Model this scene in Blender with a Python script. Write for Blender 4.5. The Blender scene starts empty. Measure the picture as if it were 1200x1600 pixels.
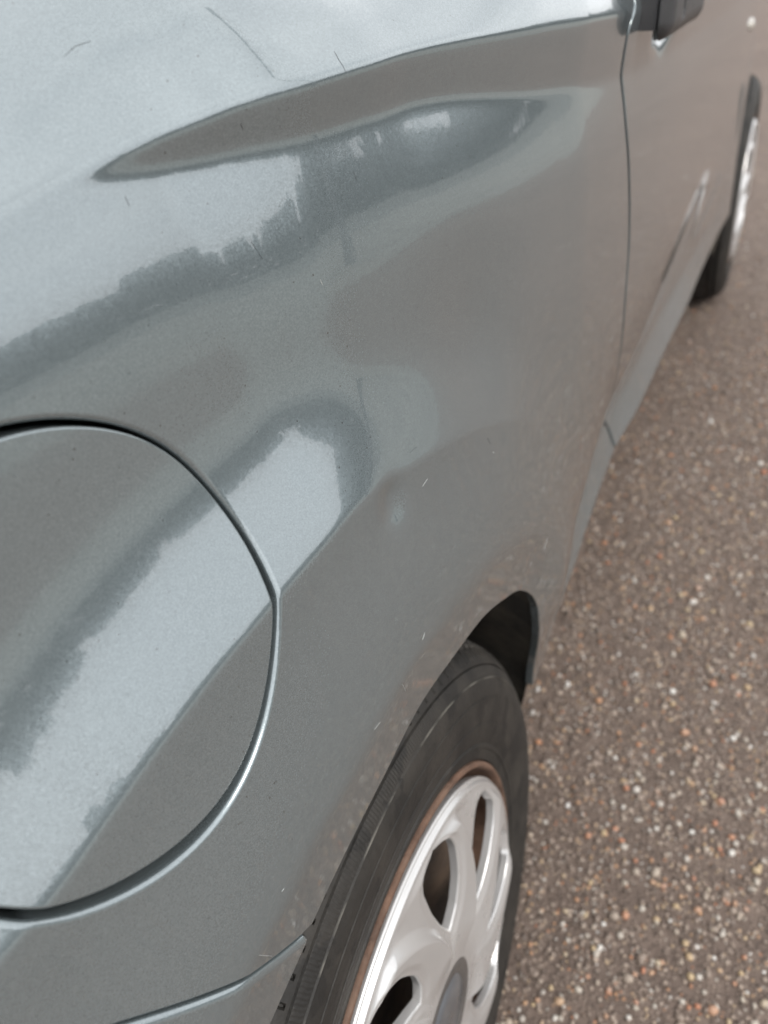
import bpy, bmesh, math, random
import numpy as np
from mathutils import Matrix, Vector, Euler
scene = bpy.context.scene
col = scene.collection
random.seed(7); rng = np.random.default_rng(11)
R = math.radians

# ------------------------------------------------------------------ camera
cam = bpy.data.cameras.new('camera'); cam_o = bpy.data.objects.new('camera', cam); col.objects.link(cam_o)
CP = np.array([0.12016, -0.27013, 0.98051])
CR = np.array([0.914567, 0.399831, -0.060848]); CU = np.array([-0.188297, 0.554109, 0.810868]); CF = np.array([-0.357926, 0.730136, -0.582057])
m = Matrix.Identity(4)
for i in range(3):
    m[i][0] = CR[i]; m[i][1] = CU[i]; m[i][2] = -CF[i]; m[i][3] = CP[i]
cam_o.matrix_world = m
cam.sensor_width = 36; cam.lens = 1313.685*36/1600
cam.clip_start = 0.02; cam.clip_end = 3000
cam.dof.use_dof = True; cam.dof.focus_distance = 0.41; cam.dof.aperture_fstop = 7.6
scene.camera = cam_o

# ------------------------------------------------------------------ overcast sky and a veiled sun
SUN_EL, SUN_AZ = 50, 118          # azimuth measured from +y (forward) towards +x (right of the car)
world = bpy.data.worlds.new('World'); scene.world = world; world.use_nodes = True
nt = world.node_tree; nt.nodes.clear()
N = nt.nodes.new; L = nt.links.new
out = N('ShaderNodeOutputWorld'); bg = N('ShaderNodeBackground'); L(bg.outputs[0], out.inputs[0])
sky = N('ShaderNodeTexSky'); sky.sky_type = 'NISHITA'; sky.sun_disc = False
sky.sun_elevation = R(SUN_EL); sky.sun_rotation = R(SUN_AZ); sky.dust_density = 4; sky.air_density = 1; sky.ozone_density = 1
grey = N('ShaderNodeHueSaturation'); grey.inputs['Saturation'].default_value = 0.12; L(sky.outputs[0], grey.inputs['Color'])
tc = N('ShaderNodeTexCoord'); mp = N('ShaderNodeMapping'); mp.inputs['Scale'].default_value = (1.2, .5, 3.0); mp.inputs['Rotation'].default_value = (0, 0, .5)
L(tc.outputs['Generated'], mp.inputs[0])
cl = N('ShaderNodeTexNoise'); cl.inputs['Scale'].default_value = 2.2; cl.inputs['Detail'].default_value = 7; cl.inputs['Distortion'].default_value = .6; L(mp.outputs[0], cl.inputs['Vector'])
cr = N('ShaderNodeValToRGB'); cr.color_ramp.elements[0].position = .3; cr.color_ramp.elements[1].position = .72
cr.color_ramp.elements[0].color = (6.2, 6.35, 6.6, 1); cr.color_ramp.elements[1].color = (9.3, 9.35, 9.45, 1); L(cl.outputs[0], cr.inputs[0])
mx = N('ShaderNodeMix'); mx.data_type = 'RGBA'; mx.inputs[0].default_value = .8; L(grey.outputs[0], mx.inputs[6]); L(cr.outputs[0], mx.inputs[7])
L(mx.outputs[2], bg.inputs[0]); bg.inputs[1].default_value = 0.12
sun = bpy.data.lights.new('sun', 'SUN'); sun.energy = 1.0; sun.angle = R(25); sun.color = (1, .95, .88)
sun_o = bpy.data.objects.new('sun', sun); col.objects.link(sun_o)
sd = Vector((math.sin(R(SUN_AZ))*math.cos(R(SUN_EL)), math.cos(R(SUN_AZ))*math.cos(R(SUN_EL)), math.sin(R(SUN_EL))))
sun_o.rotation_euler = sd.to_track_quat('Z', 'Y').to_euler()
scene.view_settings.view_transform = 'Standard'; scene.view_settings.look = 'None'
scene.view_settings.exposure = 0.90; scene.view_settings.gamma = 1; scene.view_settings.use_curve_mapping = False

# ------------------------------------------------------------------ materials
def mat(name):
    m = bpy.data.materials.new(name); m.use_nodes = True
    t = m.node_tree; return m, t, t.nodes['Principled BSDF']
def node(t, kind, ins=(), **kw):
    n = t.nodes.new(kind)
    for k, v in kw.items(): setattr(n, k, v)
    for k, v in dict(ins).items():
        if isinstance(v, bpy.types.NodeSocket): t.links.new(v, n.inputs[k])
        else: n.inputs[k].default_value = v
    return n
def ramp_node(t, fac, stops):
    n = t.nodes.new('ShaderNodeValToRGB'); t.links.new(fac, n.inputs[0]); e = n.color_ramp.elements
    while len(e) < len(stops): e.new(.5)
    for k, (p, c) in enumerate(stops):
        e[k].position = p; e[k].color = (c if len(c) == 4 else tuple(c)+(1,)) if not isinstance(c, (int, float)) else (c, c, c, 1)
    return n.outputs[0]
def mixc(t, fac, a, b, blend='MIX'):
    n = t.nodes.new('ShaderNodeMix'); n.data_type = 'RGBA'; n.blend_type = blend
    for i, v in ((0, fac), (6, a), (7, b)):
        if isinstance(v, bpy.types.NodeSocket): t.links.new(v, n.inputs[i])
        else: n.inputs[i].default_value = v if i == 0 else tuple(v)+(1,)
    return n.outputs[2]
def coords(t, which='Object'): return t.nodes.new('ShaderNodeTexCoord').outputs[which]
def noise(t, vec, scale, detail=2, rough=.5, out=0, **kw):
    return node(t, 'ShaderNodeTexNoise', {'Vector': vec, 'Scale': scale, 'Detail': detail, 'Roughness': rough}, **kw).outputs[out]

def paint_material():
    m, t, b = mat('grey_metallic_paint'); v = coords(t)
    fl = node(t, 'ShaderNodeTexVoronoi', {'Vector': v, 'Scale': 1800.0})
    big = noise(t, v, 900, 2)
    c = ramp_node(t, fl.outputs['Color'], [(0, (.172, .206, .217)), (.5, (.217, .257, .270)), (1, (.276, .323, .338))])
    c = mixc(t, .35, c, ramp_node(t, big, [(.3, (.188, .222, .235)), (.7, (.248, .288, .302))]))
    # road film low on the doors, denser in blotches, and pinhead specks of dirt
    sep = node(t, 'ShaderNodeSeparateXYZ', {0: v})
    low = node(t, 'ShaderNodeMapRange', {0: sep.outputs['Z'], 1: .56, 2: .31, 3: 0.0, 4: 1.0})
    dn = ramp_node(t, noise(t, v, 9, 5, .62), [(.38, 0.0), (.75, 1.0)])
    dirt = node(t, 'ShaderNodeMath', {0: low.outputs[0], 1: dn}, operation='MULTIPLY')
    film = node(t, 'ShaderNodeMath', {0: dirt.outputs[0], 1: .17}, operation='MULTIPLY')
    sp = node(t, 'ShaderNodeTexVoronoi', {'Vector': v, 'Scale': 260.0})
    spn = ramp_node(t, noise(t, v, 14, 3), [(.46, 0.0), (.62, 1.0)])
    spk = node(t, 'ShaderNodeMath', {0: sp.outputs['Distance'], 1: .125}, operation='LESS_THAN')
    rnd = node(t, 'ShaderNodeSeparateColor', {0: sp.outputs['Color']})
    some = node(t, 'ShaderNodeMath', {0: rnd.outputs[0], 1: .82}, operation='GREATER_THAN')
    spk = node(t, 'ShaderNodeMath', {0: spk.outputs[0], 1: spn}, operation='MULTIPLY')
    spk = node(t, 'ShaderNodeMath', {0: spk.outputs[0], 1: some.outputs[0]}, operation='MULTIPLY')
    c = mixc(t, film.outputs[0], c, (.25, .225, .20))
    c = mixc(t, node(t, 'ShaderNodeMath', {0: spk.outputs[0], 1: .75}, operation='MULTIPLY').outputs[0], c, (.06, .058, .05))
    t.links.new(c, b.inputs['Base Color'])
    met = node(t, 'ShaderNodeMapRange', {0: film.outputs[0], 3: .60, 4: .3}); t.links.new(met.outputs[0], b.inputs['Metallic'])
    b.inputs['Roughness'].default_value = .19
    b.inputs['Coat Weight'].default_value = 1.0; b.inputs['Coat IOR'].default_value = 1.8
    cw = node(t, 'ShaderNodeMapRange', {0: film.outputs[0], 3: .035, 4: .30}); t.links.new(cw.outputs[0], b.inputs['Coat Roughness'])
    # flakes tilt the metal layer; only orange peel reaches the clear coat
    geo = node(t, 'ShaderNodeNewGeometry')
    off = node(t, 'ShaderNodeVectorMath', {0: fl.outputs['Color'], 1: (.5, .5, .5)}, operation='SUBTRACT')
    off = node(t, 'ShaderNodeVectorMath', {0: off.outputs[0], 'Scale': .045}, operation='SCALE')
    nn = node(t, 'ShaderNodeVectorMath', {0: geo.outputs['Normal'], 1: off.outputs[0]}, operation='ADD')
    nn = node(t, 'ShaderNodeVectorMath', {0: nn.outputs[0]}, operation='NORMALIZE')
    t.links.new(nn.outputs[0], b.inputs['Normal'])
    peel = node(t, 'ShaderNodeBump', {'Height': noise(t, v, 230, 2, .4), 'Strength': .05, 'Distance': .0004})
    peel2 = node(t, 'ShaderNodeBump', {'Height': noise(t, v, 22, 2, .4), 'Strength': .03, 'Distance': .002, 'Normal': peel.outputs[0]})
    t.links.new(peel2.outputs[0], b.inputs['Coat Normal'])
    return m
def simple(name, color, rough=.5, metal=0.0, var=.25, scale=40, bump=0.0, bscale=200, coat=0.0, dust=None, dscale=12):
    m, t, b = mat(name); v = coords(t)
    n = noise(t, v, scale, 5, .6)
    c = ramp_node(t, n, [(.25, tuple(x*(1-var) for x in color)), (.75, tuple(min(1, x*(1+var)) for x in color))])
    if dust:
        f = ramp_node(t, noise(t, v, dscale, 6, .65), [(.42, 0.0), (.78, .75)]); c = mixc(t, f, c, dust)
    t.links.new(c, b.inputs['Base Color']); b.inputs['Metallic'].default_value = metal; b.inputs['Coat Weight'].default_value = coat
    rr = ramp_node(t, noise(t, v, scale*1.7, 3), [(.2, max(.02, rough*.8)), (.8, min(1, rough*1.2))]); t.links.new(rr, b.inputs['Roughness'])
    if bump:
        bp = node(t, 'ShaderNodeBump', {'Height': noise(t, v, bscale, 4, .6), 'Strength': bump, 'Distance': .002}); t.links.new(bp.outputs[0], b.inputs['Normal'])
    return m
PAINT = paint_material()
BLACKGAP = simple('black_cavity', (.008, .008, .008), .8)  # near-black colour keeps the panel gaps and hollow body dark
LINER = simple('arch_liner_plastic', (.034, .032, .028), .75, bump=.5, bscale=90, dust=(.17, .145, .11), dscale=16)
TRIM = simple('black_plastic', (.045, .045, .047), .42, bump=.25, bscale=900)
GLASS = simple('tinted_glass', (.012, .014, .015), .04, coat=.5)
SILVER = simple('silver_wheel_paint', (.60, .595, .59), .30, metal=.5, var=.04, scale=14, coat=.5)
CAPRING = simple('dark_cap_ring', (.085, .08, .077), .4, coat=.3)
CAPDISC = simple('cap_disc', (.20, .22, .245), .3, metal=.6, coat=.6)
RUST = simple('rusty_steel', (.115, .064, .042), .75, var=.6, scale=55, bump=.5, bscale=260, dust=(.21, .135, .095), dscale=45)
STEEL = simple('dirty_black_steel', (.05, .036, .028), .7, var=.5, scale=25, bump=.3, bscale=120, dust=(.22, .15, .10), dscale=14)
CLEARLAMP = simple('clear_lamp', (.45, .42, .37), .12, coat=1.0, var=.05)

def tyre_material():
    m, t, b = mat('tyre_rubber'); v = coords(t)
    sep = node(t, 'ShaderNodeSeparateXYZ', {0: v})
    ang = node(t, 'ShaderNodeMath', {0: sep.outputs['Z'], 1: sep.outputs['Y']}, operation='ARCTAN2')
    yz = node(t, 'ShaderNodeCombineXYZ', {1: sep.outputs['Y'], 2: sep.outputs['Z']})
    rad = node(t, 'ShaderNodeVectorMath', {0: yz.outputs[0]}, operation='LENGTH')
    n1 = noise(t, v, 22, 6, .65); n2 = noise(t, v, 240, 4, .6)
    c = ramp_node(t, n1, [(.3, (.0125, .0118, .011)), (.5, (.022, .0202, .018)), (.75, (.042, .0375, .032))])
    # damp splashes wiped through the dust
    wet = ramp_node(t, noise(t, v, 34, 4, .55, Distortion=0) if False else noise(t, v, 34, 4, .55), [(.54, 0.0), (.57, 1.0)])
    c = mixc(t, node(t, 'ShaderNodeMath', {0: wet, 1: .8}, operation='MULTIPLY').outputs[0], c, (.010, .0096, .0092))
    c = mixc(t, node(t, 'ShaderNodeMath', {0: n2, 1: .22}, operation='MULTIPLY').outputs[0], c, (.055, .05, .043))
    # pale dust caught on the moulded line at the shoulder
    d = node(t, 'ShaderNodeMath', {0: rad.outputs['Value'], 1: .2617}, operation='SUBTRACT'); d = node(t, 'ShaderNodeMath', {0: d.outputs[0]}, operation='ABSOLUTE')
    ln = node(t, 'ShaderNodeMapRange', {0: d.outputs[0], 1: .0002, 2: .0006, 3: 1.0, 4: 0.0})
    lnn = node(t, 'ShaderNodeMath', {0: ln.outputs[0], 1: ramp_node(t, noise(t, v, 40, 4), [(.42, 0.0), (.6, 1.0)])}, operation='MULTIPLY')
    c = mixc(t, node(t, 'ShaderNodeMath', {0: lnn.outputs[0], 1: .55}, operation='MULTIPLY').outputs[0], c, (.25, .235, .20))
    t.links.new(c, b.inputs['Base Color']); b.inputs['Roughness'].default_value = .62; b.inputs['Specular IOR Level'].default_value = .4
    # fine moulded ribs run across the shoulder band
    w = node(t, 'ShaderNodeMath', {0: ang.outputs[0], 1: 620.0}, operation='MULTIPLY'); w = node(t, 'ShaderNodeMath', {0: w.outputs[0]}, operation='SINE')
    m1 = node(t, 'ShaderNodeMapRange', {0: rad.outputs['Value'], 1: .2630, 2: .2640, 3: 0.0, 4: 1.0})
    m2 = node(t, 'ShaderNodeMapRange', {0: rad.outputs['Value'], 1: .2695, 2: .2703, 3: 1.0, 4: 0.0})
    w = node(t, 'ShaderNodeMath', {0: w.outputs[0], 1: m1.outputs[0]}, operation='MULTIPLY'); w = node(t, 'ShaderNodeMath', {0: w.outputs[0], 1: m2.outputs[0]}, operation='MULTIPLY')
    hh = node(t, 'ShaderNodeMath', {0: w.outputs[0], 1: .22, 2: n2}, operation='MULTIPLY_ADD')
    bp = node(t, 'ShaderNodeBump', {'Height': hh.outputs[0], 'Strength': .6, 'Distance': .0012}); t.links.new(bp.outputs[0], b.inputs['Normal'])
    return m
TYRE = tyre_material()

STONE_STOPS = [(0, (.075, .056, .045)), (.20, (.125, .094, .076)), (.42, (.195, .150, .122)), (.60, (.28, .22, .18)), (.76, (.36, .29, .235)), (.83, (.42, .31, .19)), (.87, (.40, .165, .085)),
               (.90, (.43, .27, .15)), (.94, (.42, .38, .33)), (.985, (.52, .49, .45)), (1, (.70, .68, .65))]
def road_material():
    m, t, b = mat('worn_chipped_tarmac'); v = coords(t)
    n1 = noise(t, v, 1.3, 5, .6); n2 = noise(t, v, 26, 6, .7)
    c = ramp_node(t, n2, [(.25, (.060, .041, .032)), (.5, (.122, .089, .071)), (.75, (.225, .170, .137))])
    c = mixc(t, .35, c, ramp_node(t, n1, [(.3, (.086, .061, .049)), (.7, (.175, .132, .107))]))
    vo = node(t, 'ShaderNodeTexVoronoi', {'Vector': v, 'Scale': 190.0, 'Randomness': 1.0})
    sc = node(t, 'ShaderNodeSeparateColor', {0: vo.outputs['Color']})
    stone = ramp_node(t, sc.outputs[0], STONE_STOPS)
    inside = ramp_node(t, vo.outputs['Distance'], [(.28, 1.0), (.5, 0.0)])
    pick = ramp_node(t, sc.outputs[1], [(.45, 0.0), (.55, 1.0)])
    f = node(t, 'ShaderNodeMath', {0: inside, 1: pick}, operation='MULTIPLY')
    f = node(t, 'ShaderNodeMath', {0: f.outputs[0], 1: .75}, operation='MULTIPLY')
    c = mixc(t, f.outputs[0], c, stone)
    t.links.new(c, b.inputs['Base Color']); b.inputs['Roughness'].default_value = .8
    h = node(t, 'ShaderNodeMath', {0: inside, 1: .6, 2: n2}, operation='MULTIPLY_ADD')
    bp = node(t, 'ShaderNodeBump', {'Height': h.outputs[0], 'Strength': .8, 'Distance': .003}); t.links.new(bp.outputs[0], b.inputs['Normal'])
    return m
ROAD = road_material()
def stone_material(name, src):
    m, t, b = mat(name)
    if src == 'island': fac = node(t, 'ShaderNodeNewGeometry').outputs['Random Per Island']
    else: fac = node(t, 'ShaderNodeObjectInfo').outputs['Random']
    c = ramp_node(t, fac, STONE_STOPS if src == 'island' else [(0, (.20, .155, .125)), (.28, (.30, .24, .195)), (.46, (.38, .32, .26)), (.52, (.42, .175, .095)), (.60, (.42, .26, .17)), (.68, (.45, .34, .20)), (.78, (.40, .35, .29)), (.95, (.48, .44, .39)), (1, (.70, .68, .64))])
    c = mixc(t, noise(t, coords(t), 300, 3), c, (.10, .082, .07)) if False else mixc(t, ramp_node(t, noise(t, coords(t), 260, 3), [(.4, 0.0), (.8, .5)]), c, (.19, .155, .13))
    t.links.new(c, b.inputs['Base Color']); b.inputs['Roughness'].default_value = .5
    return m
GRAVEL = stone_material('loose_gravel', 'island'); PEBBLE = stone_material('pebble_stone', 'object')
GRASS = simple('grass', (.175, .172, .155), .8, var=.45, scale=3, dust=(.23, .215, .185), dscale=.6)
FIELD = simple('dry_field', (.115, .12, .112), .9, var=.25, scale=.4, dust=(.095, .102, .092), dscale=.08)
HAZY_LEAF = simple('hazy_leaves', (.17, .185, .182), .6, var=.45, scale=.35)  # distance haze put into the leaf colour: paled and slightly blue
BARK = simple('bark', (.06, .05, .04), .9)
GALV = simple('galvanised_steel', (.10, .105, .11), .5, metal=.3)
LAMPHEAD = simple('lamp_head', (.12, .12, .125), .4)

# ------------------------------------------------------------------ mesh helpers
def link(name, me, parent=None, **props):
    o = bpy.data.objects.new(name, me); col.objects.link(o)
    if parent: o.parent = parent
    for k, v in props.items(): o[k] = v
    return o
def mesh(name, V, F, mats, normals=None, smooth=True, midx=None):
    me = bpy.data.meshes.new(name); me.from_pydata([tuple(v) for v in V], [], F)
    for mm in (mats if isinstance(mats, (list, tuple)) else [mats]): me.materials.append(mm)
    me.polygons.foreach_set('use_smooth', [smooth]*len(me.polygons))
    if midx is not None: me.polygons.foreach_set('material_index', midx)
    me.update()
    if normals is not None: me.normals_split_custom_set_from_vertices([tuple(n) for n in normals])
    return me
def big_mesh(name, V, F, mat_, smooth=True):
    """triangles only, fast path"""
    me = bpy.data.meshes.new(name); V = np.asarray(V, np.float32); F = np.asarray(F, np.int32)
    me.vertices.add(len(V)); me.vertices.foreach_set('co', V.ravel())
    me.loops.add(F.size); me.loops.foreach_set('vertex_index', F.ravel())
    k = F.shape[1]
    me.polygons.add(len(F)); me.polygons.foreach_set('loop_start', np.arange(0, F.size, k, dtype=np.int32))
    me.polygons.foreach_set('use_smooth', np.full(len(F), smooth)); me.materials.append(mat_); me.update(); me.validate(); return me
def clip_poly(P, faces, fn):
    """keep the part of a polygon sheet where fn >= 0 (P: list of (y, z)); new points lie on the cut, found by bisection"""
    A = np.array(P); f = fn(A[:, 0], A[:, 1]); P = list(map(tuple, P)); cache = {}; out = []; f = list(f)
    pend = []
    def cut(a, b):
        k = (a, b) if a < b else (b, a)
        if k not in cache:
            cache[k] = len(P); pend.append(k); P.append(None); f.append(0.0)
        return cache[k]
    for fc in faces:
        s = [f[i] >= 0 for i in fc]
        if all(s): out.append(fc); continue
        if not any(s): continue
        n = len(fc); q = []
        for i in range(n):
            a, b = fc[i], fc[(i+1) % n]
            if s[i]: q.append(a)
            if s[i] != s[(i+1) % n]: q.append(cut(a, b))
        if len(q) >= 3: out.append(tuple(q))
    if pend:
        a = A[[k[0] for k in pend]]; b = A[[k[1] for k in pend]]; fa = np.array([f[k[0]] for k in pend]); lo = np.zeros(len(a)); hi = np.ones(len(a))
        for _ in range(24):
            mid = (lo+hi)/2; q = a+(b-a)*mid[:, None]; fm = fn(q[:, 0], q[:, 1]); same = (fm >= 0) == (fa >= 0)
            lo = np.where(same, mid, lo); hi = np.where(same, hi, mid)
        q = a+(b-a)*((lo+hi)/2)[:, None]
        for k, v in zip(pend, q): P[cache[k]] = tuple(v)
    used = sorted({i for fc in out for i in fc}); mp_ = {o: i for i, o in enumerate(used)}
    return [P[i] for i in used], [tuple(mp_[i] for i in fc) for fc in out]
def hem(V, Nn, faces, rad=.001, depth=.012, keep=None):
    """roll every open edge over a small radius and turn it inwards"""
    V = np.array(V); Nn = np.array(Nn); cnt = {}
    for fc in faces:
        for i in range(len(fc)):
            a, b = fc[i], fc[(i+1) % len(fc)]
            if (b, a) in cnt: cnt.pop((b, a))
            else: cnt[(a, b)] = 1
    E = list(cnt)
    if keep: E = [e for e in E if keep(V[e[0]], V[e[1]])]
    o = {}
    for a, b in E:
        t = V[b]-V[a]; l = np.linalg.norm(t)
        if l < 1e-9: continue
        for i in (a, b):
            w = np.cross(t/l, Nn[i]); o[i] = o.get(i, 0)+w
    ids = list(o); oo = np.array([o[i]/max(1e-9, np.linalg.norm(o[i])) for i in ids]); n0 = Nn[ids]; v0 = V[ids]
    rings = [(.5*rad, -.134*rad, 30), (.866*rad, -.5*rad, 60), (rad, -rad, 90), (rad, -depth, 90)]
    base = len(V); pos = {i: k for k, i in enumerate(ids)}; Vs = [V]; Ns = [Nn]; F = list(faces)
    for s, h, a in rings:
        Vs.append(v0+oo*s+n0*h); Ns.append(n0*math.cos(R(a))+oo*math.sin(R(a)))
    n = len(ids)
    for a, b in E:
        if a not in pos or b not in pos: continue
        ia, ib = pos[a], pos[b]; pa, pb = a, b
        for k in range(len(rings)):
            qa, qb = base+k*n+ia, base+k*n+ib
            F.append((pb, pa, qa, qb)); pa, pb = qa, qb
    return np.concatenate(Vs), np.concatenate(Ns), F
def lathe(profile, n=96, close=False):
    """profile: list of (radius, x); axis is local x"""
    p = np.array(profile); a = np.linspace(0, 2*np.pi, n, endpoint=False)
    V = np.stack([np.broadcast_to(p[None, :, 1], (n, len(p))), p[None, :, 0]*np.cos(a)[:, None], p[None, :, 0]*np.sin(a)[:, None]], -1).reshape(-1, 3)
    k = len(p); F = []
    for i in range(n):
        j = (i+1) % n
        for q in range(k if close else k-1):
            r_ = (q+1) % k
            F.append((i*k+q, j*k+q, j*k+r_, i*k+r_))
    return V, F
def box(x0, x1, y0, y1, z0, z1):
    V = [(x, y, z) for x in (x0, x1) for y in (y0, y1) for z in (z0, z1)]
    return V, [(0, 1, 3, 2), (4, 6, 7, 5), (0, 4, 5, 1), (2, 3, 7, 6), (0, 2, 6, 4), (1, 5, 7, 3)]
def joinm(parts):
    V = []; F = []
    for v, f in parts:
        o = len(V); V += [tuple(x) for x in v]; F += [tuple(i+o for i in q) for q in f]
    return V, F

# ------------------------------------------------------------------ the body side as a surface x = S(y, z)
def tab(y,pts):
    # smooth (monotone cubic hermite) table lookup, vectorised
    X=np.array([a for a,_ in pts],float);Y=np.array([b for _,b in pts],float)
    h=np.diff(X);dl=np.diff(Y)/h;m=np.zeros_like(X)
    m[0]=dl[0];m[-1]=dl[-1]
    for i in range(1,len(X)-1):
        m[i]=0 if dl[i-1]*dl[i]<=0 else 2/(1/dl[i-1]+1/dl[i])
    y=np.clip(y,X[0],X[-1]); i=np.clip(np.searchsorted(X,y,side='right')-1,0,len(X)-2)
    t=(y-X[i])/h[i]
    return ((1+2*t)*(1-t)**2)*Y[i]+t*(1-t)**2*h[i]*m[i]+t*t*(3-2*t)*Y[i+1]+t*t*(t-1)*h[i]*m[i+1]
def ramp(u,w):
    v=np.clip(u/w,-40,40)
    return np.where(u/w>40,u,w*np.log1p(np.exp(v)))
PLAN=[(-.80,-.62),(-.70,-.36),(-.60,-.235),(-.45,-.125),(-.30,-.072),(-.1,-.021),(.03,-.008),(.13,-.002),(.3,.002),(.5,.006),(.8,.010),(1.5,.010),(2.0,.004),(2.3,-.005),(2.6,-.05),(2.85,-.16),(3.0,-.40)]
ZE=[(-.8,.66),(-.3,.69),(-.25,.699),(-.2,.7105),(-.178,.7155),(-.15,.7255),(-.12,.7345),(-.087,.741),(-.05,.7455),(-.0145,.749),(.0115,.752),(.0257,.7525),(.05,.7495),(.065,.746),(.085,.7425),(.104,.739),(.127,.733),(.15,.7255),(.19,.7085),(.238,.681),(.35,.60),(.45,.5)]
DE=[(-.8,.46),(-.01,.46),(.02,.38),(.05,.27),(.08,.24),(.14,.21),(.22,.13),(.30,.05),(.36,0),(.5,0)]
ZC=[(-.8,.90),(-.2,.905),(-.05,.914),(0,.920),(.05,.9255),(.13,.927),(.28,.919),(.5,.905),(1.7,.86),(3,.84)]
ZK=[(-.8,.90),(-.05,.912),(0,.907),(.05,.905),(.13,.903),(.28,.885),(.5,.862),(1.7,.81),(3,.79)]
D3=[(-.8,.25),(-.02,.25),(.025,.24),(.065,.175),(.10,.175),(.14,.225),(.18,.235),(.28,.19),(.5,.14),(1.7,.12),(3,.1)]
S0=[(-.8,.20),(-.1,.19),(.05,.15),(.2,.07),(.5,.03),(1.7,.04),(3,.08)]
M4=[(-.8,0),(-.09,0),(-.03,.8),(.02,1),(3,1)]
ARCH=[(-90,.33),(-5,.32),(12,.314),(26,.310),(34,.314),(39,.321),(46,.326),(52,.3272),(59,.324),(66,.3215),(76,.313),(84,.3085),(94,.2995),(104,.297),(112,.2965),(140,.300),(180,.315),(270,.33)]
def arch_r(y,z):
    a=np.degrees(np.arctan2(z-.30,y)); a=np.where(a<-90,a+360,a)
    return tab(a,ARCH)
def S1(y,z):
    x=tab(y,PLAN)-tab(y,S0)*(z-.60)
    ze=tab(y,ZE);de=tab(y,DE)
    x=x-de*ramp(z-ze,.0011)+(.95*de+tab(y,[(-.8,.09),(0,.09),(.2,0),(3,0)]))*ramp(z-ze-.05,.010)
    d3=tab(y,D3);zk=tab(y,ZK);m4=tab(y,M4);zc=tab(y,ZC)
    x=x-d3*ramp(z-(zk-.045),.010)
    x=x+m4*(d3+.12+tab(y,S0))*ramp(z-zk,.0018)
    x=x-tab(y,[(-.8,1),(.13,1),(.29,.41),(.5,.42),(3,.5)])*ramp(z-zc,.0014)-1.0*ramp(z-zc-.03,.008)
    # lip band round the rear arch
    rr=np.hypot(y,z-.30)
    x=x-.22*ramp(arch_r(y,z)+.046-rr,.0012)
    t=np.clip((rr-arch_r(y,z)-.046)/.09,0,1); x=x+.0058*(1-t*t*(3-2*t))
    # lower door and sill
    g=tab(y,[(-.8,0),(.3,0),(.62,1),(1.2,1),(1.7,.3),(1.9,0),(3,0)])
    x=x-g*.17*ramp(.62-z,.03)+g*.60*ramp(.388-z,.005)
    return x
XB=[(-.8,-.02),(.2,-.014),(.34,-.013),(.43,-.0165),(.51,-.017),(.64,-.021),(.77,-.0235),(.92,-.0135),(1.14,-.006),(1.4,.004),(1.7,.004),(3,.0)]
def S(y,z):
    # front wing flare and a raised line low on the door
    rf=np.hypot(y-2.3,z-.30); fl=.004*np.exp(-((rf-.35)/.07)**2)
    ab=np.array([.215,.057]); tt=np.clip(((y-1.416)*ab[0]+(z-.4405)*ab[1])/(ab@ab),0,1)
    dd=np.hypot(y-1.416-tt*ab[0],z-.4405-tt*ab[1]); fl=fl+.003*np.exp(-(dd/.0065)**2)
    # dished finger well behind the door handle
    fl=fl-.013*np.exp(-(((y-.645)/.05)**2+((z-.884)/.022)**2)**1.5)
    # parking dents: a small round one over the arch, a broad shallow one ahead of it
    fl=fl-.0032*np.exp(-((y-.0436)**2+(z-.7375)**2)/.0105**2)-.0038*np.exp(-((y-.165)/.045)**2-((z-.775)/.06)**2)
    d=tab(y,XB)-S1(y,np.full_like(z,.33)); t=np.clip((.53-z)/.2,0,1); k=tab(y,[(-.8,0),(.05,0),(.25,1),(1.35,1),(1.75,.4),(1.95,0),(3,0)])
    return S1(y,z)+fl+k*d*t*t*(3-2*t)
def nrm(y,z,e=2e-4):
    sy=(S(y+e,z)-S(y-e,z))/(2*e); sz=(S(y,z+e)-S(y,z-e))/(2*e)
    n=np.stack([np.ones_like(sy),-sy,-sz],-1)
    return n/np.linalg.norm(n,axis=-1,keepdims=True)

# ------------------------------------------------------------------ car
car = link('car', None); car['label'] = 'dark grey metallic hatchback with round fuel flap and silver wheel trims on stony tarmac'; car['category'] = 'car'
HOLE = (0.08693, -0.0007, 0.00148, -0.00124, 0.0008, 0.00141, 0.00047, 0.00015, 0.00077)
FLAPW = (0.08047, 0.00078, 0.00127, -0.00023, 0.00213, 0.00034, -0.00012, 0.00032, 0.00117)
FC = (-.1255, .771)
def four(w, y, z):
    a = np.arctan2(z-FC[1], y-FC[0]); r = w[0]+0*a
    for k in (1, 2, 3, 4): r = r+w[2*k-1]*np.cos(k*a)+w[2*k]*np.sin(k*a)
    return np.hypot(y-FC[0], z-FC[1])-r
GAPC = [(.30, .795), (.336, .792), (.36, .79), (.386, .775), (.41, .745), (.46, .66), (.495, .61), (.525, .584), (.585, .557), (.672, .529), (.704, .526), (.748, .5135), (.785, .497), (.825, .4775), (.849, .472), (.868, .467), (.895, .462), (.912, .478), (.95, .49), (1.05, .50)]
def gap_y(z): return tab(z, GAPC)
SEAMC = [(-.9, .80), (-.45, .765), (-.30, .728), (-.2023, .6617), (-.1859, .6483), (-.1656, .6312), (-.1415, .6119), (-.1195, .5946), (-.1002, .5812), (-.07, .567), (.2, .54)]
def seam_z(y): return tab(y, SEAMC)
DFRONT = 1.75
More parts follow.
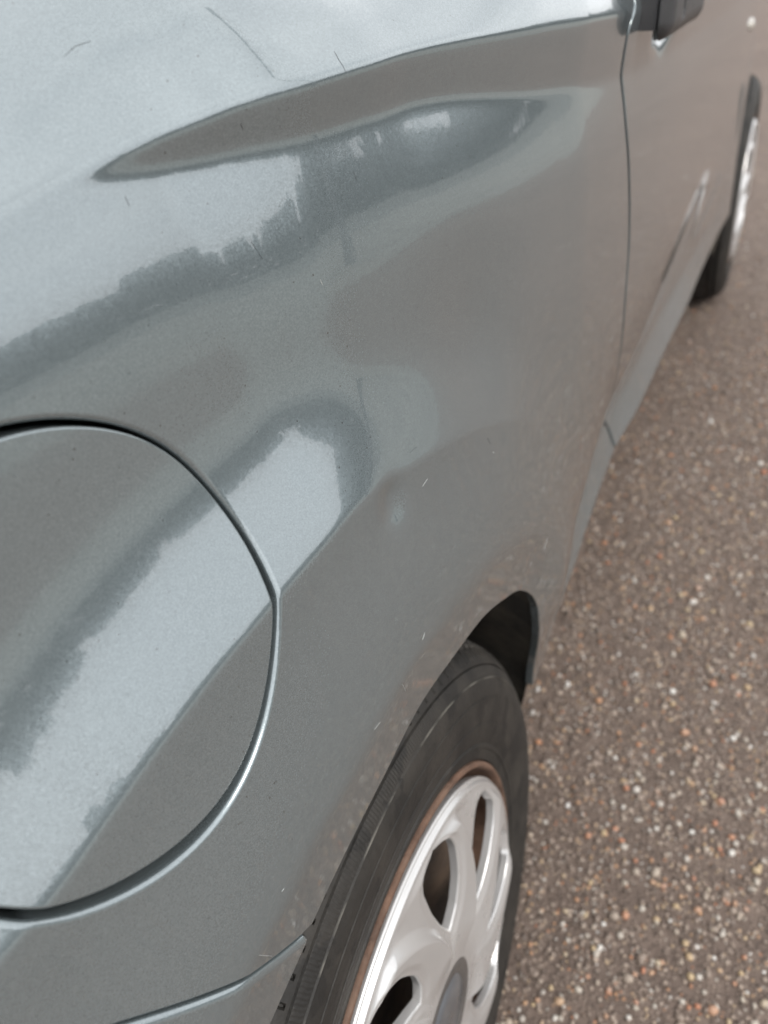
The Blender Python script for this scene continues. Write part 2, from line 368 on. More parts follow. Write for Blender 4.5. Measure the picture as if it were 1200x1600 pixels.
def rows(y, fine=True):
    """heights that crowd towards the creases of the flank"""
    zb = np.full_like(y, .29); ze = tab(y, ZE); zk = tab(y, ZK); zc = tab(y, ZC); top = np.full_like(y, 1.0)
    segs = [(zb, ze-.004, 50 if fine else 24), (ze-.004, ze+.004, 10), (ze+.004, ze+.04, 10), (ze+.04, zk-.055, 16), (zk-.055, zk-.008, 16), (zk-.008, zk+.006, 8), (zk+.006, zc-.004, 5), (zc-.004, zc+.004, 10), (zc+.004, zc+.045, 10), (zc+.045, top, 4)]
    Z = []
    for a, b, n in segs:
        for k in range(n): Z.append(a+(b-a)*k/n)
    Z.append(top); Z = np.array(Z)
    return np.maximum.accumulate(Z, 0)
def panel_grid(ys, fine=True):
    ys = np.unique(np.round(ys, 4)); Z = rows(ys, fine); nz, ny = Z.shape
    P = np.stack([np.broadcast_to(ys, Z.shape), Z], -1).reshape(-1, 2)
    F = [(i*ny+j, i*ny+j+1, (i+1)*ny+j+1, (i+1)*ny+j) for i in range(nz-1) for j in range(ny-1)]
    ok = []
    for fc in F:
        if abs(P[fc[3]][1]-P[fc[0]][1]) < 1e-7 and abs(P[fc[2]][1]-P[fc[1]][1]) < 1e-7: continue
        ok.append(fc)
    return P, ok
def finish(name, P, F, m, parent, off=0.0, rad=.001, depth=.012, radf=None, **props):
    A = np.array(P); n = nrm(A[:, 0], A[:, 1]); V = np.stack([S(A[:, 0], A[:, 1]), A[:, 0], A[:, 1]], -1)+n*off
    V, n, F = hem(V, n, F, rad, depth)
    return link(name, mesh(name, V, F, m, n), parent, **props)
front_arch = lambda y, z: np.hypot(y-2.3, z-.30)-.325

# rear wing: from the tail to the door gap, above the bumper seam, with the arch and the filler hole cut out
P, F = panel_grid(np.concatenate([np.arange(-.80, -.42, .012), np.arange(-.42, .86, .004)]))
for fn in (lambda y, z: gap_y(z)-.0054-y, lambda y, z: np.hypot(y, z-.30)-arch_r(y, z), lambda y, z: np.maximum(z-seam_z(y)-.0024, y-.1), lambda y, z: four(HOLE, y, z), lambda y, z: z-.335):
    P, F = clip_poly(P, F, fn)
A = np.array(P); n_ = nrm(A[:, 0], A[:, 1]); V = np.stack([S(A[:, 0], A[:, 1]), A[:, 0], A[:, 1]], -1)
def near_hole(a, b): mid = (a+b)/2; return abs(four(HOLE, mid[1], mid[2])) < .002
V1, N1, F1 = hem(V, n_, F, .0026, .012, near_hole)
V2, N2, F2 = hem(V1, N1, F1, .0012, .0075, lambda a, b: not near_hole(a, b) and np.hypot(a[1]-FC[0], a[2]-FC[1]) > .11)
wing = link('rear_wing', mesh('rear_wing', V2, F2, PAINT, N2), car)

# fuel flap and the dark well behind its gap
ys = np.arange(FC[0]-.10, FC[0]+.10, .0022); P, F = panel_grid(ys); F = [f for f in F if abs(P[f[0]][1]-FC[1]) < .11]
P, F = clip_poly(P, F, lambda y, z: -four(FLAPW, y, z)-.0012)
flap = finish('fuel_flap', P, F, PAINT, car, off=-.0004, rad=.0012, depth=.011)
a = np.linspace(0, 2*np.pi, 90, endpoint=False); V = []; F = []
for k, (s, dd) in enumerate(((1.03, -.010), (1.02, -.03), (.3, -.05))):
    rr = .0905*s; yy = FC[0]+rr*np.cos(a); zz = FC[1]+rr*np.sin(a); nn = nrm(yy, zz)
    V += list(np.stack([S(yy, zz), yy, zz], -1)+nn*dd)
for k in range(2):
    for i in range(90): j = (i+1) % 90; F.append((k*90+i, k*90+j, (k+1)*90+j, (k+1)*90+i))
F.append(tuple(180+i for i in range(90)))
link('filler_well', mesh('filler_well', V, F, BLACKGAP), wing)

# bumper below the seam
P, F = panel_grid(np.concatenate([np.arange(-.80, -.42, .015), np.arange(-.42, .1, .005)]))
for fn in (lambda y, z: seam_z(y)-.0052-z, lambda y, z: np.hypot(y, z-.30)-arch_r(y, z)-.001, lambda y, z: -.02-y, lambda y, z: z-.30):
    P, F = clip_poly(P, F, fn)
finish('rear_bumper', P, F, PAINT, car, off=.0016, rad=.0034, depth=.014)

# door
P, F = panel_grid(np.concatenate([np.arange(.42, 1.0, .005), np.arange(1.0, 1.80, .008)]))
for fn in (lambda y, z: y-gap_y(z)-.0054, lambda y, z: DFRONT-.0012-y, lambda y, z: z-.335): P, F = clip_poly(P, F, fn)
door = finish('door', P, F, PAINT, car, rad=.0012, depth=.016)
# front wing
P, F = panel_grid(np.arange(1.74, 3.0, .010), False)
for fn in (lambda y, z: y-DFRONT-.0016, front_arch, lambda y, z: z-.335): P, F = clip_poly(P, F, fn)
finish('front_wing', P, F, PAINT, car, rad=.0014, depth=.016)
# dark inner skin seen through the gaps
ys = np.arange(-.78, 2.96, .02); zs = np.concatenate([np.arange(.34, .90, .03), np.arange(.90, .985, .012)])
yy, zz = np.meshgrid(ys, zs); nn = nrm(yy.ravel(), zz.ravel()); V = np.stack([S(yy.ravel(), zz.ravel()), yy.ravel(), zz.ravel()], -1)-nn*.0165
ny = len(ys); F = [(i*ny+j, i*ny+j+1, (i+1)*ny+j+1, (i+1)*ny+j) for i in range(len(zs)-1) for j in range(ny-1)]
def free(f):
    q = np.array([(V[i][1], V[i][2]) for i in f])
    return np.hypot(q[:, 0], q[:, 1]-.3).min() > .336 and np.hypot(q[:, 0]-2.3, q[:, 1]-.3).min() > .34 and np.hypot(q[:, 0]-FC[0], q[:, 1]-FC[1]).min() > .099
F = [f for f in F if free(f)]
link('inner_skin', mesh('inner_skin', V, F, BLACKGAP), car)

# wheel arch liners
def liner(yc, rfun, x_in):
    aa = np.radians(np.linspace(-30, 194, 100)); V = []; F = []
    prof = [(-.0060, .0005), (-.012, .006), (-.03, .012), (-.05, .016), (-.12, .020), (-.20, .022), (x_in, .022), (x_in-.001, -.20)]
    for t_ in aa:
        y0, z0 = math.cos(t_), math.sin(t_); rb = float(rfun(np.array([y0*.32]), np.array([.30+z0*.32]))[0])
        zs_ = max(.30+rb*z0, .336); xs = float(S(np.array([yc+rb*y0]), np.array([zs_]))[0])-.15*(zs_-.30-rb*z0)
        for dx, dr in prof: V.append((xs+dx, yc+(rb+dr)*y0, .30+(rb+dr)*z0))
    k = len(prof)
    for i in range(len(aa)-1):
        for q in range(k-1): F.append((i*k+q, (i+1)*k+q, (i+1)*k+q+1, i*k+q+1))
    return link('wheel_arch_liner', mesh('wheel_arch_liner', V, F, LINER), car)
liner(0.0, arch_r, -.27); liner(2.3, lambda y, z: np.full_like(y, .325), -.27)

# ---- wheels
TP = [(.186, -.030), (.1905, -.020), (.1935, -.0105), (.1950, -.0062), (.1990, -.0052), (.2035, -.0048), (.2045, -.0036), (.2075, -.0032), (.2085, -.0044), (.213, -.0026), (.226, -.0004), (.2262, -.0010), (.236, .0004), (.247, .0004), (.2472, -.0003), (.250, -.0003), (.2570, -.0018), (.2610, -.0032), (.2617, -.0028), (.2623, -.0040), (.2650, -.0052), (.2690, -.0076), (.2702, -.0086), (.2704, -.0108), (.2712, -.0114), (.2715, -.0098), (.2735, -.0112), (.2755, -.0130), (.2775, -.0150), (.2792, -.0172), (.2804, -.0192)]
TREAD = []
for x in np.concatenate([np.linspace(-.0210, -.056, 26), np.linspace(-.058, -.166, 30)]):
    u = (x+.0935)/.0725; TREAD.append((.2915-.0095*abs(u)**3.2, x))
prof = TP+TREAD+[(.276, -.168), (.262, -.180), (.240, -.187), (.214, -.178), (.200, -.165)]
NA = 1512; p = np.array(prof); aa = np.linspace(0, 2*np.pi, NA, endpoint=False); kp = len(p)
rr = np.broadcast_to(p[None, :, 0], (NA, kp)).copy(); xx = np.broadcast_to(p[None, :, 1], (NA, kp)).copy()
mm_ = -(p[:, 1]+.0210)*1000; mm_ = np.where((np.arange(kp) >= len(TP)) & (np.arange(kp) < len(TP)+len(TREAD)), mm_, -99)[None, :]*np.ones((NA, 1)); phase = aa[:, None]*126/(2*np.pi); ph2 = aa[:, None]*63/(2*np.pi)
tri = lambda q: np.abs((q % 1)*2-1)
z1 = np.abs(mm_-(6.5+4.0*tri(ph2))) < 1.1                 # zigzag groove under the shoulder
g1 = (np.abs(mm_-24) < 3.0) | (np.abs(mm_-1.6) < .9) | (np.abs(mm_-72) < 5) | (np.abs(mm_-121) < 3.0)
slot = (((phase-mm_*.05) % 1) < .30) & (mm_ >= 2.6) & (mm_ <= 20)
slot2 = (((phase+.55-mm_*.03) % 1) < .11) & (mm_ >= 0) & (mm_ <= 1)
slot3 = (((phase+.3+mm_*.012) % 1) < .14) & (mm_ > 28) & (mm_ < 116)
edge = (((phase+.15+np.arange(kp)[None, :]*.05) % 1) < .14) & (np.arange(kp)[None, :] >= len(TP)-4) & (mm_ < 3.2)
dep = np.maximum.reduce([g1*.0065, z1*.0045, slot*.0085, slot2*.0015, slot3*.005, edge*.0034])
rr = rr-dep
V = np.stack([xx, rr*np.cos(aa)[:, None], rr*np.sin(aa)[:, None]], -1).reshape(-1, 3)
i_, q_ = np.meshgrid(np.arange(NA), np.arange(kp-1), indexing='ij'); j_ = (i_+1) % NA
F = np.stack([i_*kp+q_, j_*kp+q_, j_*kp+q_+1, i_*kp+q_+1], -1).reshape(-1, 4)[:, ::-1]
TYRE_ME = big_mesh('tyre', V, F, TYRE); TYRE_ME.set_sharp_from_angle(angle=R(38))
V, F = lathe([(.1915, -.014), (.1934, -.009), (.1936, -.0052), (.1922, -.0036), (.1902, -.0033), (.1888, -.0050), (.1872, -.010), (.181, -.030), (.176, -.045), (.172, -.16), (.19, -.175), (.205, -.17)], 160)
RIM_ME = mesh('rim', V, [f[::-1] for f in F], RUST)
V, F = lathe([(.174, -.050), (.165, -.050), (.150, -.040), (.128, -.026), (.108, -.030), (.085, -.040), (.06, -.036), (.03, -.034), (.0, -.034)], 96)
keep = []
for f in F:
    c_ = np.mean([V[i] for i in f], 0); ra = math.hypot(c_[1], c_[2]); an = (math.degrees(math.atan2(c_[2], c_[1]))+7) % 30
    if .118 < ra < .155 and an < 13: continue
    keep.append(f[::-1])
DISC_ME = mesh('wheel_disc', V, keep, STEEL)

HR = .1805; NSP = 9; TH0 = 69.0
def hub_u(a, b, ref=0.0):
    rn = np.hypot(a, b)/HR; an = np.degrees(np.arctan2(b, a)); w = 360/NSP; u = (an-(TH0+(rn-.5)*22)-ref+w/2) % w-w/2
    return rn, u
def sms(x, a, b): t = np.clip((x-a)/(b-a), 0, 1); return t*t*(3-2*t)
HW = [(.30, -6), (.435, 0), (.48, 4.0), (.56, 8.5), (.70, 10.8), (.82, 10.4), (.90, 8.6), (.945, 5.4), (.968, 0), (1.1, -8)]
def hole_f(a, b):
    rn, u = hub_u(a, b); return np.radians(np.abs(u)-tab(rn, HW))*np.maximum(rn, .1)*HR
def hub_h(a, b):
    rn = np.hypot(a, b)/HR
    ridge = tab(rn, [(.2, -34), (.45, -32), (.6, -28), (.72, -24), (.9, -18), (1.0, -14)])
    _, du = hub_u(a, b, ridge); du = du % 40.0
    h = .0090*(1-rn**2)+.0010
    win = sms(rn, .27, .45)*(1-sms(rn, .93, .975))
    h = h+.0085*win*(1-du/40.0)*sms(du, 0, 4.5)-.0016*win     # each blade laps its neighbour along a curved ridge
    h = h-.0016*win*(1-sms(hole_f(a, b), 0, .008))
    h = h-.0036*sms(rn, .984, 1.0)**2
    h = h-.003*(1-sms(rn, .245, .27))
    return h
def hub_n(a, b, e=2e-4):
    ha = (hub_h(a+e, b)-hub_h(a-e, b))/(2*e); hb = (hub_h(a, b+e)-hub_h(a, b-e))/(2*e)
    n = np.stack([np.ones_like(ha), -ha, -hb], -1); return n/np.linalg.norm(n, axis=-1, keepdims=True)
rs = np.concatenate([np.linspace(.2, .84, 74), np.linspace(.845, .98, 30), np.linspace(.983, 1.0, 8)])*HR; na = 640
aa = np.linspace(0, 2*np.pi, na, endpoint=False)
P = np.stack([rs[:, None]*np.cos(aa), rs[:, None]*np.sin(aa)], -1).reshape(-1, 2)
F = [(i*na+j, (i+1)*na+j, (i+1)*na+(j+1) % na, i*na+(j+1) % na) for i in range(len(rs)-1) for j in range(na)]
P, F = clip_poly(P, F, hole_f)
A = np.array(P); n_ = hub_n(A[:, 0], A[:, 1]); V = np.stack([hub_h(A[:, 0], A[:, 1]), A[:, 0], A[:, 1]], -1)
V, n_, F = hem(V, n_, F, .0020, .0075)
HUB_ME = mesh('hubcap', V, F, SILVER, n_)
V, F = lathe([(.0485, .003), (.0480, .0078), (.0460, .0092), (.0375, .0088), (.0360, .0070), (.0352, .0070), (.0345, .0082), (.020, .0092), (.001, .0096)], 96)
CAP_ME = mesh('centre_cap', V, [f[::-1] for f in F], [CAPRING, CAPDISC], midx=[0 if (i % 8) < 5 else 1 for i in range(96*8)])
def wheel(x, y, z, camber, toe, spin):
    w = link('wheel', None, car)
    w.matrix_world = Matrix.Translation((x, y, z)) @ Matrix.Rotation(toe, 4, 'Z') @ Matrix.Rotation(camber, 4, 'Y') @ Matrix.Rotation(spin, 4, 'X')
    for nm, me in (('tyre', TYRE_ME), ('rim', RIM_ME), ('wheel_disc', DISC_ME), ('hubcap', HUB_ME), ('centre_cap', CAP_ME)): link(nm, me, w)
    return w
wheel(0, 0, .29, -.0738, -.0053, 0.0)
wheel(.030, 2.3, .2905, -.01, .0, R(17))

# ---- door handle: a rounded black grip with a finger slot, standing on two feet
HY0, HY1, HZ0, HZ1 = .497, .775, .8825, .932
def handle_f(y, z):
    cy, cz = (HY0+HY1)/2, (HZ0+HZ1)/2; dy = np.abs(y-cy)-(HY1-HY0)/2+.014; dz = np.abs(z-cz)-(HZ1-HZ0)/2+.014
    return .014-(np.hypot(np.maximum(dy, 0), np.maximum(dz, 0))+np.minimum(np.maximum(dy, dz), 0))
def handle_h(y, z):
    d = np.clip(handle_f(y, z), 0, .016); h = .019+.003*np.cos((y-HY0)/(HY1-HY0)*math.pi)-.013*(1-np.sqrt(np.clip(1-(1-d/.016)**2, 0, 1)))
    q = np.hypot((y-.566)/.0085, np.maximum(.903-z, 0)/.0085)
    return h-.011*(1-sms(q, .75, 1.1))
P = []; ys = np.linspace(HY0-.002, HY1+.002, 150); zs = np.linspace(HZ0-.002, HZ1+.002, 50)
P = np.stack(np.meshgrid(ys, zs), -1).reshape(-1, 2); F = [(i*150+j, i*150+j+1, (i+1)*150+j+1, (i+1)*150+j) for i in range(49) for j in range(149)]
P, F = clip_poly(P, F, lambda y, z: handle_f(y, z)-.0004)
A = np.array(P); h0 = S(A[:, 0]*0+.75, A[:, 1]*0+.90)[0]; e = 3e-4
hh = handle_h(A[:, 0], A[:, 1]); ny_ = (handle_h(A[:, 0]+e, A[:, 1])-handle_h(A[:, 0]-e, A[:, 1]))/(2*e); nz_ = (handle_h(A[:, 0], A[:, 1]+e)-handle_h(A[:, 0], A[:, 1]-e))/(2*e)
n_ = np.stack([np.ones_like(hh), -ny_, -nz_], -1); n_ /= np.linalg.norm(n_, axis=1, keepdims=True)
V = np.stack([h0+hh, A[:, 0], A[:, 1]-.055*(A[:, 0]-HY0)], -1); V, n_, F = hem(V, n_, F, .001, .006)
hnd = link('door_handle', mesh('door_handle', V, F, TRIM, n_), door)
for y0, y1 in ((HY0+.004, .545), (.715, HY1-.006)):
    dz = .055*(y0-HY0); V, F = box(h0-.02, h0+.009, y0, y1, HZ0+.008-dz, HZ1-.008-dz); link('handle_foot', mesh('handle_foot', V, F, TRIM, smooth=False), door)

# side repeater on the front wing
ry, rz = 1.90, .735; V, F = lathe([(0, .008), (.006, .007), (.011, .004), (.013, 0), (.013, -.01)], 32)
xs = float(S(np.array([ry]), np.array([rz]))[0]); V = [(xs+v[0], ry+v[1]*1.9, rz+v[2]) for v in V]
link('side_repeater', mesh('side_repeater', V, [f[::-1] for f in F], CLEARLAMP), car)

# ---- the rest of the car, beyond the frame: sill, floor, tail, bonnet, cabin, far side
V, F = box(-1.58, -.062, .36, 1.94, .20, .345); link('sill', mesh('sill', V, F, TRIM, smooth=False), car)
V, F = joinm([box(-1.40, -.30, -.5, 2.75, .24, .34), box(-1.5, -.24, .42, 1.88, .34, .9), box(-1.3, -.36, -.55, 2.7, .34, .86)])  # floor pan plus added dark boxes that keep light out of the shell
link('floor_light_block', mesh('floor_light_block', V, F, BLACKGAP, smooth=False), car)
def loft(name, secs, m, parent=car, smooth=True):
    n = len(secs[0]); V = [tuple(p) for s in secs for p in s]
    F = [(i*n+j, i*n+j+1, (i+1)*n+j+1, (i+1)*n+j) for i in range(len(secs)-1) for j in range(n-1)]
    return link(name, mesh(name, V, F, m, smooth=smooth), parent)
XM = -.82                                                  # centre line
def belt(y): return float(S(np.array([y]), np.array([.999]))[0])
def rail(y): return tuple(tab(np.array([y]), tt)[0] for tt in ([(-.6, -.42), (0, -.33), (.7, -.29), (1.4, -.31), (1.7, -.33)], [(-.6, 1.40), (0, 1.475), (.6, 1.49), (1.3, 1.44), (1.55, 1.36)]))
def mir(s): return [(2*XM-x, y, z) for x, y, z in s][::-1]
yb = np.linspace(-.50, 1.42, 25); side = []
for y in yb:
    xr, zr = rail(y); xb = belt(y); side.append([(xb+.0, y, .998), (xb-.02, y+.004, 1.03), ((xb*.5+xr*.5)+.01, y+.01, 1.23), (xr, y+.02, zr)])
loft('side_window', side[5:], GLASS); loft('rear_pillar', side[:6], PAINT)
loft('side_window', [[(2*XM-x, y, z) for x, y, z in s] for s in side][::-1], GLASS)
roof = []
for y in yb:
    xr, zr = rail(y); roof.append([(xr+(2*(XM-xr))*t, y+.02, zr+.05*math.sin(math.pi*t)) for t in np.linspace(0, 1, 13)])
loft('roof', roof, PAINT)
e_ = yb[-1]; xr, zr = rail(e_); xb = belt(2.05)
loft('windscreen', [[(xr+(2*(XM-xr))*t, e_+.02, zr+.05*math.sin(math.pi*t)) for t in np.linspace(0, 1, 13)], [(xb+(2*(XM-xb))*t, 2.05+.16*math.sin(math.pi*t), 1.0) for t in np.linspace(0, 1, 13)]], GLASS)
loft('front_quarter_window', [side[-1], [(xb*.6+belt(1.42)*.4, 1.8, .998), (xb*.6+belt(1.42)*.4-.01, 1.8, 1.02), (-.28, 1.72, 1.13), (-.30, 1.66, 1.22)], [(xb, 2.05, .998)]*4], GLASS)
bon = []
for y, zt in ((2.05, 1.0), (2.4, .96), (2.7, .90), (2.9, .80), (2.99, .66)):
    zt2 = min(zt, .985); xx_ = float(S(np.array([min(y, 2.98)]), np.array([min(zt2, .93)]))[0])-.01
    bon.append([(xx_+(2*(XM-xx_))*t, y+.1*math.sin(math.pi*t), zt2+.03*math.sin(math.pi*t)) for t in np.linspace(0, 1, 13)])
loft('bonnet', bon, PAINT)
V, F = joinm([box(-1.28, -.36, 2.72, 3.02, .22, .66)]); link('front_bumper', mesh('front_bumper', V, F, PAINT, smooth=False), car)
tail = []
for z, yt in ((.30, -.80), (.55, -.84), (.80, -.80), (1.0, -.74)):
    tail.append([(-.62+(2*(XM+.62))*t, yt-.05*math.sin(math.pi*t), z) for t in np.linspace(0, 1, 9)])
loft('tailgate', tail, PAINT)
xr, zr = rail(yb[0])
loft('rear_window', [[(-.62+(2*(XM+.62))*t, -.74-.05*math.sin(math.pi*t), 1.0) for t in np.linspace(0, 1, 9)], [(xr+(2*(XM-xr))*t, yb[0]+.02, zr+.05*math.sin(math.pi*t)) for t in np.linspace(0, 1, 9)]], GLASS)
ys = np.linspace(-.78, 2.98, 60); zs = np.linspace(.34, 1.0, 24)
far = [[(2*XM-float(S(np.array([y]), np.array([z]))[0]), y, z) for z in zs] for y in ys]
n = len(zs); V = [p for s in far for p in s]
F = [(i*n+j, i*n+j+1, (i+1)*n+j+1, (i+1)*n+j) for i in range(len(ys)-1) for j in range(n-1)]
def fr(f):
    q = np.mean([V[i] for i in f], 0); return math.hypot(q[1], q[2]-.3) > .33 and math.hypot(q[1]-2.3, q[2]-.3) > .33
link('far_side_panel', mesh('far_side_panel', V, [f for f in F if fr(f)], PAINT), car)
for y in (0, 2.3):
    w = link('wheel', None, car); w.matrix_world = Matrix.Translation((2*XM, y, .29)) @ Matrix.Rotation(math.pi, 4, 'Z')
    for nm, me in (('tyre', TYRE_ME), ('rim', RIM_ME), ('hubcap', HUB_ME)): link(nm, me, w)

# ---- marks on the wing: each a thin raised sliver following the panel
MARKD = simple('dark_scratch', (.03, .03, .032), .6); MARKW = simple('primer_chip', (.48, .48, .46), .6)
def mark(name, pts, w, m, parent):
    q = np.array(pts, float); n = 9; t = np.linspace(0, 1, n); q = np.stack([np.interp(t, np.linspace(0, 1, len(q)), q[:, k]) for k in (0, 1)], 1)
    tg = np.gradient(q, axis=0); tg /= np.linalg.norm(tg, axis=1, keepdims=True); sd_ = np.stack([-tg[:, 1], tg[:, 0]], 1); wd = w*np.sin(np.pi*np.clip(t, .06, .94))[:, None]
    rows_ = [(q-sd_*wd, .00005), (q, .00018), (q+sd_*wd, .00005)]; V = []
    for r_, h in rows_: V += list(np.stack([S(r_[:, 0], r_[:, 1]), r_[:, 0], r_[:, 1]], -1)+nrm(r_[:, 0], r_[:, 1])*h)
    F = [(k*n+i, k*n+i+1, (k+1)*n+i+1, (k+1)*n+i) for k in range(2) for i in range(n-1)]
    link(name, mesh(name, V, F, m), parent)
mark('scratch', [(0.0863, 0.9332), (0.0851, 0.9298), (0.0855, 0.9256)], 0.000069, MARKD, wing)
mark('scratch', [(0.0175, 0.8743), (0.0188, 0.8703), (0.0197, 0.8667)], 0.000056, MARKD, wing)
mark('scratch', [(-0.0269, 0.9034), (-0.0272, 0.9)], 0.000094, MARKD, wing)
mark('scratch', [(-0.012, 0.9454), (-0.0056, 0.9477), (0.0002, 0.9485)], 0.000069, MARKD, wing)
mark('scratch', [(0.0287, 0.9164), (0.0297, 0.9139)], 0.000187, MARKD, wing)
mark('paint_chip', [(0.0443, 0.8505), (0.0449, 0.8475)], 0.000117, MARKW, wing)
mark('scratch', [(0.071, 0.7308), (0.0771, 0.732)], 0.000094, MARKW, wing)
mark('paint_chip', [(0.0328, 0.6574), (0.0368, 0.6595)], 0.000117, MARKW, wing)
mark('paint_chip', [(0.2391, 0.5705), (0.2431, 0.5792)], 0.000140, MARKW, wing)
mark('scratch', [(0.1513, 0.7166), (0.1533, 0.7115)], 0.000156, MARKD, wing)
mark('scratch', [(-0.1321, 0.6158), (-0.1253, 0.6027)], 0.000070, MARKW, wing)
mark('paint_chip', [(-0.1098, 0.6309), (-0.1081, 0.6309)], 0.000140, MARKW, wing)
mark('scratch', [(-0.0243, 0.6464), (-0.0185, 0.646)], 0.000059, MARKW, wing)
mark('scratch', [(0.0826, 0.8861), (0.0832, 0.8816)], 0.000062, MARKD, wing)
mark('paint_chip', [(0.0063, 0.6496), (0.0107, 0.6392)], 0.000070, MARKW, wing)
mark('scratch', [(0.0683, 0.7521), (0.0738, 0.7521), (0.0762, 0.7516)], 0.000094, MARKD, wing)
mark('paint_chip', [(0.1547, 0.7054), (0.1561, 0.7038)], 0.000140, MARKW, wing)

# ------------------------------------------------------------------ ground
def quad_sheet(name, x0, x1, y0, y1, z, m, **props):
    me = mesh(name, [(x0, y0, z), (x1, y0, z), (x1, y1, z), (x0, y1, z)], [(0, 1, 2, 3)], m); return link(name, me, None, kind='structure', **props)
ROAD_R, ROAD_L = 3.3, -4.2
quad_sheet('field', -900, 900, -900, 900, -.012, FIELD)
quad_sheet('verge', ROAD_R-.1, 12, -300, 500, -.008, GRASS)
quad_sheet('verge', -14, ROAD_L+.1, -300, 500, -.008, GRASS)
road = quad_sheet('road', ROAD_L, ROAD_R, -300, 500, 0.0, ROAD)

ico_t = (1+5**.5)/2
ICO_V = np.array([(-1, ico_t, 0), (1, ico_t, 0), (-1, -ico_t, 0), (1, -ico_t, 0), (0, -1, ico_t), (0, 1, ico_t), (0, -1, -ico_t), (0, 1, -ico_t), (ico_t, 0, -1), (ico_t, 0, 1), (-ico_t, 0, -1), (-ico_t, 0, 1)])/math.hypot(1, ico_t)
ICO_F = np.array([(0, 11, 5), (0, 5, 1), (0, 1, 7), (0, 7, 10), (0, 10, 11), (1, 5, 9), (5, 11, 4), (11, 10, 2), (10, 7, 6), (7, 1, 8), (3, 9, 4), (3, 4, 2), (3, 2, 6), (3, 6, 8), (3, 8, 9), (4, 9, 5), (2, 4, 11), (6, 2, 10), (8, 6, 7), (9, 8, 1)])
def scatter(x0, x1, y0, y1, dens, med, sig):
    n = int((x1-x0)*(y1-y0)*dens)
    return np.stack([rng.uniform(x0, x1, n), rng.uniform(y0, y1, n), med*np.exp(rng.normal(0, sig, n))], 1)
g = scatter(-1.2, 2.8, -.8, 6.8, 27000, .0021, .36)
dn = np.hypot((g[:, 0]-.45)/1.0, (g[:, 1]-.7)/1.55)          # dense where the photograph looks, thinning smoothly outwards
pk = 1/(1+(dn/.72)**5)*np.where(g[:, 0] < -.05, np.clip(1+(g[:, 0]+.05)/.25, .04, 1), 1)
g = g[rng.uniform(size=len(g)) < pk]; g[:, 2] *= 1+.18*np.clip(g[:, 1]-1, 0, 3)
g[:, 2] = np.clip(g[:, 2], .0009, .0068)
d = np.stack([g[:, 0], g[:, 1], 0*g[:, 0]], 1)-CP; dz = d@CF; px = 600+1313.7*(d@CR)/dz; py = 800-1313.7*(d@CU)/dz
vis = (dz > .1) & (px > 800) & (px < 1200) & (py > 0) & (py < 1600) & (g[:, 0] > .04)
# the stones the photograph shows largest are pieces of their own
score = np.where(vis, g[:, 2]/np.maximum(dz, .1), 0); top = np.argsort(-score)[:290]; rest = np.ones(len(g), bool); rest[top] = False
def stones(q):
    n = len(q); s = q[:, 2][:, None]*rng.uniform(.7, 1.3, (n, 3)); s[:, 2] *= .8
    a = rng.uniform(0, 2*np.pi, n); W = ICO_V[None]*(1+rng.uniform(-.16, .16, (n, 12, 1)))*s[:, None, :]
    ca, sa = np.cos(a)[:, None], np.sin(a)[:, None]
    X = W[..., 0]*ca-W[..., 1]*sa; Y = W[..., 0]*sa+W[..., 1]*ca
    V = np.stack([X+q[:, 0][:, None], Y+q[:, 1][:, None], W[..., 2]+(s[:, 2]*.25)[:, None]], -1).reshape(-1, 3)
    F = (ICO_F[None]+12*np.arange(n)[:, None, None]).reshape(-1, 3); return V, F
V, F = stones(g[rest]); o = link('gravel', big_mesh('gravel', V, F, GRAVEL), road); o['kind'] = 'stuff'
protos = []
for k in range(8):
    V, F = stones(np.array([[0, 0, 1.0]])); bm = bmesh.new(); bm.from_mesh(big_mesh('pebble', V, F, PEBBLE))
    bmesh.ops.subdivide_edges(bm, edges=bm.edges, cuts=1, smooth=.6); me = bpy.data.meshes.new('pebble'); bm.to_mesh(me); bm.free()
    for p in me.polygons: p.use_smooth = True
    if not me.materials: me.materials.append(PEBBLE)
    protos.append(me)
for i in top:
    o = link('pebble', protos[random.randrange(8)], road); s = g[i, 2]; o.location = (g[i, 0], g[i, 1], s*.1); o.scale = (s, s, s); o.rotation_euler = (0, 0, random.uniform(0, 6.28))

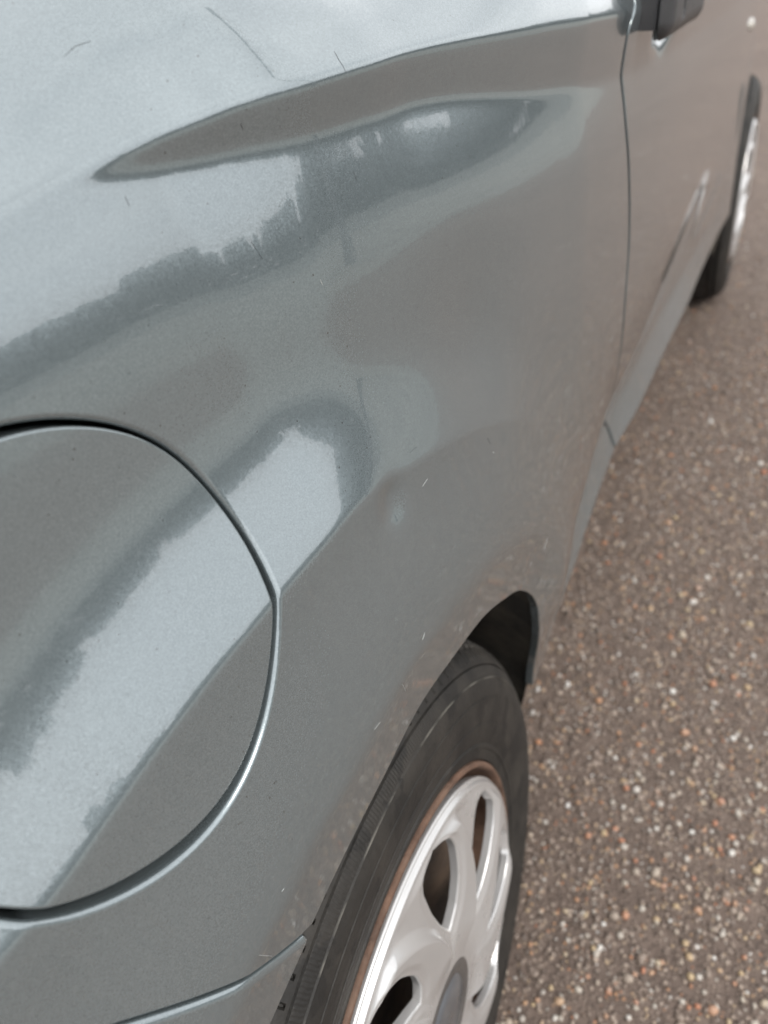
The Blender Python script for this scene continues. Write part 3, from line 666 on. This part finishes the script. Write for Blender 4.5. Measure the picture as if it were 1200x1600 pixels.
# ------------------------------------------------------------------ tree line beyond the field and a street lamp: seen mirrored in the paint
LV = []; LF = []
y = -130.0
while y < 560:
    h = random.uniform(12.5, 15.5) if random.random() > .15 else random.uniform(9.5, 11.5); h *= 1.18 if y < 14 else 1.0; w = random.uniform(4.0, 6.5); x = 72+random.uniform(-4, 4)
    nb = 7
    for b_ in range(nb):
        cx, cy, cz = x+random.gauss(0, w*.35), y+random.gauss(0, w*.5), h*random.uniform(.35, .82); rr = random.uniform(.9, 1.9)*h/8
        n = 200
        p = rng.normal(size=(n, 3)); p /= np.linalg.norm(p, axis=1, keepdims=True); p *= (rng.uniform(.35, 1, n)**.5)[:, None]*np.array([rr*1.2, rr*1.3, rr])
        p += (cx, cy, cz)
        for q in p:
            s = random.uniform(.4, .85); u1 = rng.normal(size=3); u1 /= np.linalg.norm(u1); u2 = np.cross(u1, rng.normal(size=3)); u2 /= np.linalg.norm(u2)
            k = len(LV); LV += [q-u1*s, q+u2*s*.6, q+u1*s, q-u2*s*.6]; LF.append((k, k+1, k+2, k+3))
    # understorey and stems
    n = 330
    for _ in range(n):
        q = np.array([x+random.gauss(0, 1.6), y+random.uniform(-4.5, 4.5), random.uniform(0, h*.62)]); s = random.uniform(.7, 1.3); u1 = rng.normal(size=3); u1 /= np.linalg.norm(u1); u2 = np.cross(u1, rng.normal(size=3)); u2 /= np.linalg.norm(u2)
        k = len(LV); LV += [q-u1*s, q+u2*s*.6, q+u1*s, q-u2*s*.6]; LF.append((k, k+1, k+2, k+3))
    y += random.uniform(5.0, 8.0)
o = link('tree_line', big_mesh('tree_line', LV, LF, HAZY_LEAF, False)); o['kind'] = 'stuff'

lamp = link('street_lamp', None); lamp.location = (4.5, 3.3, 0); lamp['label'] = 'grey street lamp with a long arm, mirrored thinly above the crease of the wing'; lamp['category'] = 'street lamp'
V, F = lathe([(.10, 0), (.095, .5), (.07, .55), (.05, 6.9), (0, 6.9)], 16); V = [(v[1], v[2], v[0]) for v in V]; link('post', mesh('post', V, [f[::-1] for f in F], GALV), lamp)
V, F = lathe([(.0, 0), (.12, 0), (.09, 2.9), (0, 2.9)], 12); V = [(-v[0], v[1], 6.85+v[2]) for v in V]; link('arm', mesh('arm', V, F, GALV), lamp)
V, F = box(-3.4, -2.85, -.11, .11, 6.80, 6.92); link('lamp_head', mesh('lamp_head', V, F, LAMPHEAD, smooth=False), lamp)
